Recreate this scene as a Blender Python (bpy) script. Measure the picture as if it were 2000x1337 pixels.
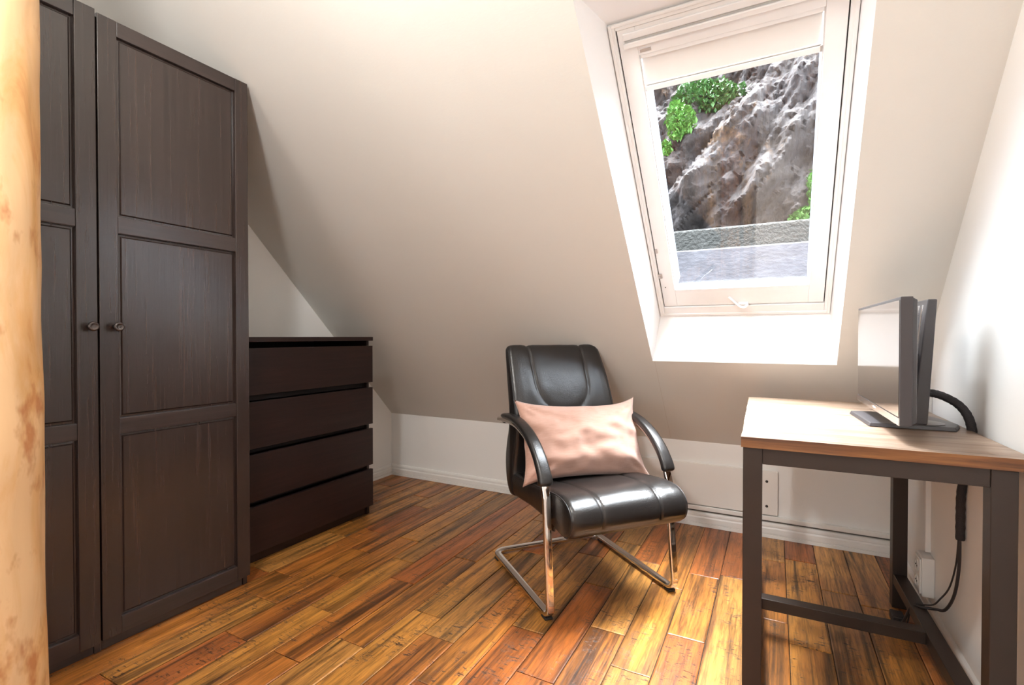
import bpy, bmesh, math, random
from math import sin, cos, pi, sqrt, radians, exp
from mathutils import Vector, Matrix, noise

# ------------------------------------------------------------------ camera, light, exposure
scene = bpy.context.scene
for o in list(bpy.data.objects):
    bpy.data.objects.remove(o)
COL = scene.collection
F_PX = 970.0
YAW = math.atan(512 / F_PX)
PITCH = math.atan(11.5 / F_PX)
cam_d = bpy.data.cameras.new('camera')
cam = bpy.data.objects.new('camera', cam_d)
COL.objects.link(cam)
cam_d.sensor_width = 36
cam_d.lens = 36 * F_PX / 2000
cam_d.clip_start = 0.02
cam.location = (0, 0, 0.99)
cam.rotation_euler = (pi / 2 - PITCH, 0, YAW)
scene.camera = cam

world = bpy.data.worlds.new('World')
scene.world = world
world.use_nodes = True
bg = world.node_tree.nodes['Background']
# overcast sky: three times brighter at the zenith than at the horizon
SKY = 20.0
_nt = world.node_tree
_tc = _nt.nodes.new('ShaderNodeTexCoord')
_sx = _nt.nodes.new('ShaderNodeSeparateXYZ')
_nt.links.new(_tc.outputs['Generated'], _sx.inputs[0])
_mr = _nt.nodes.new('ShaderNodeMapRange')
_mr.inputs['From Min'].default_value = 0
_mr.inputs['From Max'].default_value = 1
_mr.inputs['To Min'].default_value = SKY / 3
_mr.inputs['To Max'].default_value = SKY
_nt.links.new(_sx.outputs['Z'], _mr.inputs['Value'])
_nt.links.new(_mr.outputs[0], bg.inputs[1])
bg.inputs[0].default_value = (0.87, 0.935, 1.0, 1)

def lamp(name, kind, loc, energy, rot=(0, 0, 0), color=(1, 1, 1), **kw):
    d = bpy.data.lights.new(name, kind)
    d.energy = energy
    d.color = color
    for k, v in kw.items():
        setattr(d, k, v)
    o = bpy.data.objects.new(name, d)
    o.location = loc
    o.rotation_euler = rot
    COL.objects.link(o)
    return o

# soft daylight from the bright cloud high overhead
lamp('sun', 'SUN', (0, 2, 8), 50.0, (radians(-11), radians(-1), 0), (0.96, 0.98, 1.0), angle=radians(50))
# ceiling lamp bulb of the room (above and behind the frame)
lamp('ceiling_bulb', 'POINT', (-0.86, 0.08, 2.31), 57, color=(1.0, 0.985, 0.965), shadow_soft_size=0.07)
# added fill light standing in for the unseen room behind the camera
lamp('room_fill', 'AREA', (-0.9, -2.2, 1.45), 24, (radians(90), 0, radians(0)), (1.0, 0.97, 0.94),
     shape='RECTANGLE', size=2.4, size_y=1.7)

vs = scene.view_settings
vs.view_transform = 'Standard'
vs.look = 'None'
vs.gamma = 1
vs.use_curve_mapping = False
vs.exposure = 0.50

# ------------------------------------------------------------------ helpers
def root_loc(p):
    v = Vector((0, 0, 0))
    while p is not None:
        v += p.location
        p = p.parent
    return v

def tag(o, label=None, cat=None, group=None, kind=None):
    if label: o['label'] = label
    if cat: o['category'] = cat
    if group: o['group'] = group
    if kind: o['kind'] = kind
    return o

def thing(name, label, cat, loc, rotz=0, kind=None):
    o = bpy.data.objects.new(name, None)
    o.empty_display_size = 0.1
    COL.objects.link(o)
    o.location = loc
    o.rotation_euler = (0, 0, rotz)
    return tag(o, label, cat, kind=kind)

def obj(name, bm, m, parent=None, smooth=False, bevel=0, seg=2, local=False, angle=None, recalc=True):
    me = bpy.data.meshes.new(name)
    if recalc:
        bmesh.ops.recalc_face_normals(bm, faces=bm.faces[:])
    if parent is not None and not local:
        off = -root_loc(parent)
        for v in bm.verts:
            v.co += off
    bm.to_mesh(me)
    bm.free()
    if smooth:
        for p in me.polygons:
            p.use_smooth = True
        if angle:
            try:
                me.set_sharp_from_angle(angle=radians(angle))
            except Exception:
                pass
    me.materials.append(m)
    o = bpy.data.objects.new(name, me)
    COL.objects.link(o)
    if parent is not None:
        o.parent = parent
    if bevel:
        b = o.modifiers.new('bevel', 'BEVEL')
        b.width = bevel
        b.segments = seg
        b.limit_method = 'ANGLE'
    return o

def box(bm, x0, x1, y0, y1, z0, z1, M=None):
    vs_ = [Vector((x, y, z)) for x in (x0, x1) for y in (y0, y1) for z in (z0, z1)]
    if M is not None:
        vs_ = [M @ v for v in vs_]
    v = [bm.verts.new(c) for c in vs_]
    for f in ((0, 1, 3, 2), (4, 6, 7, 5), (0, 4, 5, 1), (2, 3, 7, 6), (0, 2, 6, 4), (1, 5, 7, 3)):
        bm.faces.new([v[i] for i in f])

def bxo(name, dims, m, parent=None, bevel=0.0, M=None, **kw):
    bm = bmesh.new()
    box(bm, *dims, M=M)
    return obj(name, bm, m, parent, bevel=bevel, **kw)

def poly(bm, pts):
    return bm.faces.new([bm.verts.new(p) for p in pts])

def fillet(pts, radii, n=8):
    out = [Vector(pts[0])]
    for i in range(1, len(pts) - 1):
        p, a, b = Vector(pts[i]), Vector(pts[i - 1]), Vector(pts[i + 1])
        r = radii[i] if isinstance(radii, (list, tuple)) else radii
        if r <= 0:
            out.append(p); continue
        d1 = (a - p).normalized(); d2 = (b - p).normalized()
        ang = d1.angle(d2)
        t = min(r / math.tan(ang / 2), (a - p).length * .49, (b - p).length * .49)
        p1 = p + d1 * t; p2 = p + d2 * t
        for k in range(n + 1):
            s = k / n
            out.append((1 - s) ** 2 * p1 + 2 * s * (1 - s) * p + s * s * p2)
    out.append(Vector(pts[-1]))
    return out

def catmull(pts, n=6, closed=False):
    P = [Vector(p) for p in pts]
    out = []
    N = len(P)
    rng = range(N) if closed else range(N - 1)
    for i in rng:
        if closed:
            a, b, c, d = P[i - 1], P[i], P[(i + 1) % N], P[(i + 2) % N]
        else:
            a, b, c, d = P[max(i - 1, 0)], P[i], P[i + 1], P[min(i + 2, N - 1)]
        for k in range(n):
            t = k / n
            out.append(0.5 * ((2 * b) + (c - a) * t + (2 * a - 5 * b + 4 * c - d) * t * t + (3 * b - a - 3 * c + d) * t ** 3))
    if not closed:
        out.append(P[-1])
    return out

def rrect(w, h, r, n=3):
    """rounded rectangle section, w along a, h along b"""
    out = []
    for cx_, cy_, a0 in ((w / 2 - r, h / 2 - r, 0), (-w / 2 + r, h / 2 - r, 90), (-w / 2 + r, -h / 2 + r, 180), (w / 2 - r, -h / 2 + r, 270)):
        for k in range(n + 1):
            a = radians(a0 + 90 * k / n)
            out.append((cx_ + r * cos(a), cy_ + r * sin(a)))
    return out

def circ(r, n=10):
    return [(r * cos(2 * pi * k / n), r * sin(2 * pi * k / n)) for k in range(n)]

def sweep(bm, path, sec, a0, scale=None, cap=True):
    path = [Vector(p) for p in path]
    a = Vector(a0).normalized()
    rings = []
    n = len(path)
    for i, p in enumerate(path):
        t = (path[min(i + 1, n - 1)] - path[max(i - 1, 0)]).normalized()
        a = (a - t * a.dot(t)).normalized()
        b = t.cross(a)
        s = scale[i] if scale else (1, 1)
        rings.append([bm.verts.new(p + a * (u * s[0]) + b * (v * s[1])) for u, v in sec])
    m = len(sec)
    for i in range(n - 1):
        for k in range(m):
            bm.faces.new((rings[i][k], rings[i][(k + 1) % m], rings[i + 1][(k + 1) % m], rings[i + 1][k]))
    if cap:
        bm.faces.new(rings[0][::-1]); bm.faces.new(rings[-1])

def lathe(bm, prof, M, n=20):
    """prof: list of (radius, height) along local z"""
    rings = []
    for r, h in prof:
        rings.append([bm.verts.new(M @ Vector((r * cos(2 * pi * k / n), r * sin(2 * pi * k / n), h))) for k in range(n)])
    for i in range(len(prof) - 1):
        for k in range(n):
            bm.faces.new((rings[i][k], rings[i][(k + 1) % n], rings[i + 1][(k + 1) % n], rings[i + 1][k]))
    bm.faces.new(rings[0][::-1]); bm.faces.new(rings[-1])

# ------------------------------------------------------------------ materials
def newmat(name):
    m = bpy.data.materials.new(name)
    m.use_nodes = True
    nt = m.node_tree
    return m, nt, nt.nodes['Principled BSDF']

def N(nt, t, **kw):
    n = nt.nodes.new(t)
    for k, v in kw.items():
        if k.startswith('i_'):
            n.inputs[int(k[2:])].default_value = v
        else:
            setattr(n, k, v)
    return n

def ramp(nt, stops, interp='LINEAR'):
    r = nt.nodes.new('ShaderNodeValToRGB')
    r.color_ramp.interpolation = interp
    el = r.color_ramp.elements
    while len(el) < len(stops):
        el.new(0.5)
    for e, (p, c) in zip(el, stops):
        e.position = p
        e.color = (c[0], c[1], c[2], 1) if not isinstance(c, (int, float)) else (c, c, c, 1)
    return r

def mixc(nt, a, b, fac, mode='MIX'):
    n = nt.nodes.new('ShaderNodeMix')
    n.data_type = 'RGBA'
    n.blend_type = mode
    L = nt.links
    for s, v in ((0, fac), (6, a), (7, b)):
        if hasattr(v, 'links') or hasattr(v, 'is_linked'):
            L.new(v, n.inputs[s])
        else:
            n.inputs[s].default_value = v if s == 0 else (v[0], v[1], v[2], 1)
    return n.outputs[2]

def bump(nt, bsdf, height, strength=0.2, dist=0.01):
    b = nt.nodes.new('ShaderNodeBump')
    b.inputs['Strength'].default_value = strength
    b.inputs['Distance'].default_value = dist
    nt.links.new(height, b.inputs['Height'])
    nt.links.new(b.outputs[0], bsdf.inputs['Normal'])

def coords(nt, scale=(1, 1, 1), src='Object', rot=(0, 0, 0), rand=False):
    tc = nt.nodes.new('ShaderNodeTexCoord')
    mp = nt.nodes.new('ShaderNodeMapping')
    mp.inputs['Scale'].default_value = scale
    mp.inputs['Rotation'].default_value = rot
    nt.links.new(tc.outputs[src], mp.inputs[0])
    if rand:
        oi = nt.nodes.new('ShaderNodeObjectInfo')
        mu = N(nt, 'ShaderNodeMath', operation='MULTIPLY', i_1=37.0)
        nt.links.new(oi.outputs['Random'], mu.inputs[0])
        nt.links.new(mu.outputs[0], mp.inputs['Location'])
    return mp.outputs[0]

def noise_tex(nt, vec, scale, detail=4, rough=0.55, dist=0.0):
    n = N(nt, 'ShaderNodeTexNoise')
    n.inputs['Scale'].default_value = scale
    n.inputs['Detail'].default_value = detail
    n.inputs['Roughness'].default_value = rough
    n.inputs['Distortion'].default_value = dist
    nt.links.new(vec, n.inputs['Vector'])
    return n.outputs['Fac']

def simple(name, col, rough=0.5, metal=0.0, spec=0.5, bscale=None, bstr=0.1, bdist=0.002, coat=0):
    m, nt, b = newmat(name)
    b.inputs['Base Color'].default_value = (*col, 1)
    b.inputs['Roughness'].default_value = rough
    b.inputs['Metallic'].default_value = metal
    b.inputs['Specular IOR Level'].default_value = spec
    b.inputs['Coat Weight'].default_value = coat
    v = coords(nt)
    if bscale:
        bump(nt, b, noise_tex(nt, v, bscale, 3), bstr, bdist)
    # faint tonal wear
    c = mixc(nt, tuple(x * 0.93 for x in col), tuple(min(1, x * 1.05) for x in col), noise_tex(nt, v, 6, 4))
    nt.links.new(c, b.inputs['Base Color'])
    return m

def paint(name, col, rough=0.6, bs=220, weave=0.0):
    m, nt, b = newmat(name)
    v = coords(nt)
    c = mixc(nt, tuple(x * 0.965 for x in col), col, noise_tex(nt, v, 1.7, 3))
    nt.links.new(c, b.inputs['Base Color'])
    b.inputs['Roughness'].default_value = rough
    b.inputs['Specular IOR Level'].default_value = 0.3
    vv = coords(nt, (0.35, 1, 1))
    bump(nt, b, noise_tex(nt, vv, bs, 2), 0.12 + weave, 0.0015)
    return m

M = {}
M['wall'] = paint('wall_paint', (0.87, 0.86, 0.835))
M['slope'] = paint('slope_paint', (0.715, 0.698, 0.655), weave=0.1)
M['trimwhite'] = paint('gloss_white_trim', (0.86, 0.845, 0.81), 0.35, 60)
M['reveal'] = paint('reveal_white', (0.95, 0.955, 0.96), 0.5)
M['frame'] = simple('window_white', (0.88, 0.885, 0.885), 0.35)
M['cladding'] = simple('outer_cladding', (0.40, 0.45, 0.56), 0.4)
M['gasket'] = simple('black_gasket', (0.02, 0.02, 0.02), 0.6)
M['blind'] = simple('blind_cloth', (0.84, 0.825, 0.80), 0.8, bscale=900, bstr=0.2)
M['steel'] = simple('steel', (0.6, 0.6, 0.6), 0.3, 1.0)
M['plastic_white'] = simple('white_plastic', (0.82, 0.81, 0.79), 0.35)
M['grey_plate'] = simple('grey_plate', (0.6, 0.6, 0.6), 0.4, 0.5)
M['black_hole'] = simple('dark_plastic', (0.03, 0.028, 0.027), 0.5)
M['monitor'] = simple('monitor_plastic', (0.042, 0.036, 0.038), 0.42, bscale=500, bstr=0.1)
M['monitor_stand'] = simple('stand_plastic', (0.05, 0.045, 0.048), 0.36)
M['silver'] = simple('silver_trim', (0.55, 0.55, 0.57), 0.22, 1.0)
M['cable'] = simple('cable_rubber', (0.022, 0.018, 0.02), 0.5)
M['sleeve'] = simple('cable_sleeve', (0.025, 0.022, 0.024), 0.7, bscale=400, bstr=0.6, bdist=0.003)
M['rubber'] = simple('rubber', (0.015, 0.014, 0.014), 0.5)
M['concrete'] = None

# screen: dark glass-like panel
m, nt, b = newmat('screen_panel')
b.inputs['Base Color'].default_value = (0.012, 0.012, 0.013, 1)
b.inputs['Roughness'].default_value = 0.13
b.inputs['IOR'].default_value = 1.85
b.inputs['Coat Weight'].default_value = 1.0
b.inputs['Coat Roughness'].default_value = 0.1
v = coords(nt, (1, 1, 1))
r = ramp(nt, [(0.35, 0.10), (0.75, 0.16)])
nt.links.new(noise_tex(nt, v, 9, 5), r.inputs[0])
nt.links.new(r.outputs[0], b.inputs['Roughness'])
M['screen'] = m

# window glass: mostly clear, mirror part by fresnel
m = bpy.data.materials.new('window_glass'); m.use_nodes = True
nt = m.node_tree; nt.nodes.clear()
out = nt.nodes.new('ShaderNodeOutputMaterial')
tr = N(nt, 'ShaderNodeBsdfTransparent'); tr.inputs[0].default_value = (0.95, 0.965, 0.97, 1)
gl = N(nt, 'ShaderNodeBsdfGlossy'); gl.inputs['Roughness'].default_value = 0.02
df = N(nt, 'ShaderNodeBsdfDiffuse'); df.inputs[0].default_value = (0.8, 0.8, 0.8, 1)
fr = N(nt, 'ShaderNodeFresnel')
geo = N(nt, 'ShaderNodeNewGeometry')          # both faces of the thin pane reflect like air-to-glass
ior = N(nt, 'ShaderNodeMapRange'); ior.inputs['To Min'].default_value = 1.45; ior.inputs['To Max'].default_value = 1 / 1.45
nt.links.new(geo.outputs['Backfacing'], ior.inputs['Value']); nt.links.new(ior.outputs[0], fr.inputs[0])
mx = N(nt, 'ShaderNodeMixShader'); mx2 = N(nt, 'ShaderNodeMixShader')
nt.links.new(fr.outputs[0], mx.inputs[0]); nt.links.new(tr.outputs[0], mx.inputs[1]); nt.links.new(gl.outputs[0], mx.inputs[2])
tc = coords(nt, (1, 1, 1))
rr = ramp(nt, [(0.50, 0.0), (0.80, 0.03)])
nt.links.new(noise_tex(nt, tc, 14, 6, 0.7), rr.inputs[0])
nt.links.new(rr.outputs[0], mx2.inputs[0]); nt.links.new(mx.outputs[0], mx2.inputs[1]); nt.links.new(df.outputs[0], mx2.inputs[2])
nt.links.new(mx2.outputs[0], out.inputs[0])
M['glass'] = m

# floor planks: distressed, per-board tone
def plank_mat():
    m, nt, b = newmat('distressed_hardwood')
    L = nt.links
    oi = nt.nodes.new('ShaderNodeObjectInfo')
    base = ramp(nt, [(0.0, (0.381, 0.138, 0.024)), (0.16, (0.419, 0.176, 0.032)), (0.32, (0.298, 0.086, 0.016)),
                     (0.48, (0.353, 0.120, 0.022)), (0.62, (0.335, 0.146, 0.032)), (0.78, (0.344, 0.099, 0.018)), (0.9, (0.446, 0.198, 0.045))], 'CONSTANT')
    L.new(oi.outputs['Random'], base.inputs[0])
    # long soft streaks
    v = coords(nt, (15, 0.55, 8), rand=True)
    g = noise_tex(nt, v, 1.6, 9, 0.68, 0.7)
    gr = ramp(nt, [(0.34, 0.07), (0.43, 0.45), (0.50, 0.95), (0.60, 1.25), (0.72, 1.9)])
    L.new(g, gr.inputs[0])
    c = mixc(nt, base.outputs[0], gr.outputs[0], 0.95, 'MULTIPLY')
    # fine pores along the grain
    vf = coords(nt, (110, 5, 30), rand=True)
    fg = noise_tex(nt, vf, 1.5, 5, 0.7)
    fr_ = ramp(nt, [(0.34, 0.35), (0.50, 1.0), (0.70, 1.18)])
    L.new(fg, fr_.inputs[0])
    c = mixc(nt, c, fr_.outputs[0], 0.75, 'MULTIPLY')
    # cathedral grain rings
    v2 = coords(nt, (8, 0.7, 4), rand=True)
    wv = N(nt, 'ShaderNodeTexWave')
    wv.wave_type = 'RINGS'
    wv.inputs['Scale'].default_value = 4.2
    wv.inputs['Distortion'].default_value = 7.5
    wv.inputs['Detail'].default_value = 4
    wv.inputs['Detail Scale'].default_value = 1.6
    L.new(v2, wv.inputs['Vector'])
    wr = ramp(nt, [(0.0, 0.45), (0.16, 0.97), (1, 1.04)])
    L.new(wv.outputs['Fac'], wr.inputs[0])
    c = mixc(nt, c, wr.outputs[0], 0.40, 'MULTIPLY')
    # broad red-brown stain patches
    v3 = coords(nt, (8, 1.4, 4), rand=True)
    st = ramp(nt, [(0.50, 0.0), (0.70, 0.50)])
    L.new(noise_tex(nt, v3, 1.7, 6, 0.65), st.inputs[0])
    c = mixc(nt, c, (0.17, 0.045, 0.012), st.outputs[0])
    # dark cross-cut tool marks, gathered in patches
    v4 = coords(nt, (22, 75, 20), rand=True)
    mk = ramp(nt, [(0.55, 0.0), (0.60, 1.0)])
    L.new(noise_tex(nt, v4, 1.5, 5, 0.75), mk.inputs[0])
    v5 = coords(nt, (9, 3.2, 4), rand=True)
    mk2 = ramp(nt, [(0.50, 0.0), (0.58, 0.9)])
    L.new(noise_tex(nt, v5, 1.3, 3), mk2.inputs[0])
    mm = N(nt, 'ShaderNodeMath', operation='MULTIPLY')
    L.new(mk.outputs[0], mm.inputs[0]); L.new(mk2.outputs[0], mm.inputs[1])
    c = mixc(nt, c, (0.030, 0.012, 0.006), mm.outputs[0])
    L.new(c, b.inputs['Base Color'])
    rg = ramp(nt, [(0.3, 0.44), (0.7, 0.29)])
    L.new(g, rg.inputs[0])
    L.new(rg.outputs[0], b.inputs['Roughness'])
    b.inputs['Specular IOR Level'].default_value = 0.7
    # relief: hand-scraped surface, grain and gouges
    v6 = coords(nt, (18, 4, 8), rand=True)
    h1 = noise_tex(nt, v6, 1.2, 4, 0.6)
    hsum = N(nt, 'ShaderNodeMath', operation='ADD'); L.new(h1, hsum.inputs[0])
    gg = N(nt, 'ShaderNodeMath', operation='MULTIPLY', i_1=0.30); L.new(fg, gg.inputs[0])
    L.new(gg.outputs[0], hsum.inputs[1])
    s2 = N(nt, 'ShaderNodeMath', operation='SUBTRACT'); L.new(hsum.outputs[0], s2.inputs[0])
    m3 = N(nt, 'ShaderNodeMath', operation='MULTIPLY', i_1=0.4); L.new(mm.outputs[0], m3.inputs[0])
    L.new(m3.outputs[0], s2.inputs[1])
    bump(nt, b, s2.outputs[0], 0.45, 0.006)
    return m
M['plank'] = plank_mat()

def dark_wood(name, col, rough, vertical=True, streak=1.5, spec=0.75):
    m, nt, b = newmat(name)
    L = nt.links
    sc = (60, 60, 1.6) if vertical else (40, 1.6, 40)
    v = coords(nt, sc)
    g = noise_tex(nt, v, 1.5, 8, 0.65, 0.4)
    gr = ramp(nt, [(0.32, tuple(x * 0.55 for x in col)), (0.55, col), (0.72, tuple(x * streak for x in col))])
    L.new(g, gr.inputs[0])
    L.new(gr.outputs[0], b.inputs['Base Color'])
    v3 = coords(nt, (1.5, 1.5, 1.5))
    b.inputs['Roughness'].default_value = rough
    b.inputs['Specular IOR Level'].default_value = spec
    bump(nt, b, g, 0.22, 0.002)
    return m
M['ward'] = dark_wood('black_brown_pine', (0.028, 0.0165, 0.0135), 0.27)
M['ward_h'] = dark_wood('black_brown_pine_cross', (0.028, 0.0165, 0.0135), 0.30, False)
M['chest'] = dark_wood('black_brown_ash_veneer', (0.017, 0.0066, 0.0055), 0.40, False, 1.5, 0.4)
M['chest_in'] = simple('chest_inside', (0.010, 0.006, 0.006), 0.6)
M['knob'] = simple('knob_dark_metal', (0.10, 0.085, 0.08), 0.28, 0.9)

# post of barked pine
m, nt, b = newmat('peeled_pine_log')
v = coords(nt, (3.2, 3.2, 0.9))
pr = ramp(nt, [(0.30, (0.55, 0.24, 0.07)), (0.42, (0.70, 0.40, 0.16)), (0.58, (0.78, 0.52, 0.28))])
nt.links.new(noise_tex(nt, v, 3.0, 6, 0.62, 0.7), pr.inputs[0])
v2 = coords(nt, (9, 9, 4.5))
sp = ramp(nt, [(0.58, 0.0), (0.70, 0.75)])
nt.links.new(noise_tex(nt, v2, 1.6, 4, 0.6), sp.inputs[0])
c = mixc(nt, pr.outputs[0], (0.42, 0.13, 0.03), sp.outputs[0])
v3 = coords(nt, (5, 5, 0.35))
wv = N(nt, 'ShaderNodeTexWave'); wv.bands_direction = 'X'
wv.inputs['Scale'].default_value = 2.2; wv.inputs['Distortion'].default_value = 6; wv.inputs['Detail'].default_value = 2
nt.links.new(v3, wv.inputs['Vector'])
wr = ramp(nt, [(0, 0.86), (0.5, 1.0)])
nt.links.new(wv.outputs['Fac'], wr.inputs[0])
c = mixc(nt, c, wr.outputs[0], 0.45, 'MULTIPLY')
nt.links.new(c, b.inputs['Base Color'])
b.inputs['Roughness'].default_value = 0.5
bump(nt, b, noise_tex(nt, v, 3.0, 4), 0.25, 0.01)
M['post'] = m

# desk top: reclaimed brown wood, grain across
m, nt, b = newmat('reclaimed_desk_wood')
v = coords(nt, (1.3, 24, 8))
g = noise_tex(nt, v, 1.7, 8, 0.66, 0.7)
gr = ramp(nt, [(0.30, (0.07, 0.042, 0.026)), (0.43, (0.19, 0.122, 0.082)), (0.56, (0.27, 0.19, 0.138)), (0.78, (0.36, 0.275, 0.213))])
nt.links.new(g, gr.inputs[0])
v2 = coords(nt, (3, 5, 3))
st = ramp(nt, [(0.48, 0.0), (0.72, 0.6)])
nt.links.new(noise_tex(nt, v2, 1.7, 5), st.inputs[0])
c = mixc(nt, gr.outputs[0], (0.17, 0.09, 0.045), st.outputs[0])
nt.links.new(c, b.inputs['Base Color'])
b.inputs['Roughness'].default_value = 0.40
bump(nt, b, g, 0.35, 0.003)
M['desktop'] = m
m, nt, b = newmat('desk_edge_wood')
v = coords(nt, (1.2, 30, 26))
g = noise_tex(nt, v, 1.6, 7, 0.65, 0.5)
gr = ramp(nt, [(0.32, (0.03, 0.010, 0.004)), (0.46, (0.13, 0.048, 0.014)), (0.7, (0.27, 0.115, 0.034))])
nt.links.new(g, gr.inputs[0])
nt.links.new(gr.outputs[0], b.inputs['Base Color'])
b.inputs['Roughness'].default_value = 0.5
bump(nt, b, g, 0.4, 0.003)
M['deskedge'] = m
M['deskmetal'] = simple('desk_brown_metal', (0.036, 0.025, 0.020), 0.40, 0.3, bscale=300, bstr=0.08)

# leather
m, nt, b = newmat('black_leather')
v = coords(nt)
c = mixc(nt, (0.007, 0.006, 0.006), (0.015, 0.013, 0.012), noise_tex(nt, v, 8, 4))
nt.links.new(c, b.inputs['Base Color'])
b.inputs['Roughness'].default_value = 0.285
b.inputs['Specular IOR Level'].default_value = 0.6
vo = N(nt, 'ShaderNodeTexVoronoi'); vo.inputs['Scale'].default_value = 380
nt.links.new(v, vo.inputs['Vector'])
ad = N(nt, 'ShaderNodeMath', operation='ADD')
wr_ = noise_tex(nt, coords(nt, (2, 1, 1)), 16, 5, 0.6)
mu = N(nt, 'ShaderNodeMath', operation='MULTIPLY', i_1=0.8); nt.links.new(wr_, mu.inputs[0])
vm = N(nt, 'ShaderNodeMath', operation='MULTIPLY', i_1=0.25); nt.links.new(vo.outputs['Distance'], vm.inputs[0])
nt.links.new(mu.outputs[0], ad.inputs[0]); nt.links.new(vm.outputs[0], ad.inputs[1])
bump(nt, b, ad.outputs[0], 0.28, 0.004)
M['leather'] = m
M['thread'] = simple('seam_thread', (0.012, 0.010, 0.010), 0.5)
M['chrome'] = simple('chrome', (0.80, 0.77, 0.74), 0.07, 1.0)

# pillow cloth
m, nt, b = newmat('blush_cloth')
v = coords(nt)
wx = N(nt, 'ShaderNodeTexWave'); wx.bands_direction = 'X'; wx.inputs['Scale'].default_value = 190; wx.inputs['Distortion'].default_value = 1.2
wy = N(nt, 'ShaderNodeTexWave'); wy.bands_direction = 'Y'; wy.inputs['Scale'].default_value = 190; wy.inputs['Distortion'].default_value = 1.2
nt.links.new(v, wx.inputs['Vector']); nt.links.new(v, wy.inputs['Vector'])
ad = N(nt, 'ShaderNodeMath', operation='ADD')
nt.links.new(wx.outputs['Fac'], ad.inputs[0]); nt.links.new(wy.outputs['Fac'], ad.inputs[1])
c = mixc(nt, (0.38, 0.205, 0.150), (0.55, 0.345, 0.275), noise_tex(nt, coords(nt, (1, 6, 1)), 30, 6, 0.7))
nt.links.new(c, b.inputs['Base Color'])
b.inputs['Roughness'].default_value = 0.9
b.inputs['Sheen Weight'].default_value = 0.3
bump(nt, b, ad.outputs[0], 0.25, 0.0012)
M['pillow'] = m

# rock
m, nt, b = newmat('cliff_rock')
v = coords(nt, (1, 1, 1), rot=(0, radians(35), 0))
vs2 = coords(nt, (2.6, 1.2, 0.7), rot=(0, radians(-35), 0))
r1 = ramp(nt, [(0.28, (0.008, 0.006, 0.006)), (0.42, (0.040, 0.027, 0.024)), (0.50, (0.060, 0.050, 0.052)), (0.57, (0.045, 0.028, 0.023)), (0.66, (0.075, 0.069, 0.077)), (0.78, (0.115, 0.106, 0.115))])
nt.links.new(noise_tex(nt, vs2, 0.9, 12, 0.72, 0.5), r1.inputs[0])
r2 = ramp(nt, [(0.60, 0.0), (0.66, 0.8)])
nt.links.new(noise_tex(nt, v, 0.8, 8, 0.65), r2.inputs[0])
c = mixc(nt, r1.outputs[0], (0.20, 0.105, 0.045), r2.outputs[0])
r3 = ramp(nt, [(0.69, 0.0), (0.72, 0.9)])
nt.links.new(noise_tex(nt, coords(nt, (1.6, 1, 0.9), rot=(0.3, 0.2, 0.5)), 1.3, 8, 0.65), r3.inputs[0])
c = mixc(nt, c, (0.26, 0.25, 0.23), r3.outputs[0])
nt.links.new(c, b.inputs['Base Color'])
b.inputs['Roughness'].default_value = 0.75
bump(nt, b, noise_tex(nt, vs2, 2.4, 12, 0.75), 1.0, 0.4)
M['rock'] = m
m, nt, b = newmat('old_concrete')
v = coords(nt, (1, 1, 1.8))
r1 = ramp(nt, [(0.30, (0.020, 0.019, 0.022)), (0.50, (0.038, 0.036, 0.043)), (0.64, (0.05, 0.048, 0.056)), (0.70, (0.13, 0.125, 0.12))])
nt.links.new(noise_tex(nt, v, 2.6, 10, 0.7), r1.inputs[0])
nt.links.new(r1.outputs[0], b.inputs['Base Color'])
b.inputs['Roughness'].default_value = 0.85
bump(nt, b, noise_tex(nt, v, 12, 6), 0.5, 0.03)
M['concrete'] = m
M['darkwall'] = simple('mossy_dark_stone', (0.010, 0.010, 0.008), 0.85, bscale=20, bstr=0.8, bdist=0.05)
M['leaf'] = simple('leaf_green', (0.055, 0.15, 0.02), 0.55)
M['leaf_dark'] = simple('leaf_dark_green', (0.028, 0.085, 0.016), 0.55)
M['drygrass'] = simple('dry_grass', (0.50, 0.48, 0.26), 0.8)
M['soil'] = simple('soil', (0.16, 0.14, 0.10), 0.9, bscale=12, bstr=0.6, bdist=0.05)

# ------------------------------------------------------------------ room shell
XL, XR, YK, ZK = -2.437, 0.484, 2.757, 0.44
YB, ZC = -2.6, 2.45
SA = radians(46.0)               # pitch of the slope
sA, cA = sin(SA), cos(SA)
YC = YK - (ZC - ZK) / math.tan(SA)

# floor slab below the boards
bm = bmesh.new(); box(bm, XL - .1, XR + .1, YB - .1, YK + .1, -0.12, -0.006)
floor = obj('floor', bm, simple('floor_underlay', (0.02, 0.012, 0.008), 0.8)); tag(floor, kind='structure')

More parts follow.
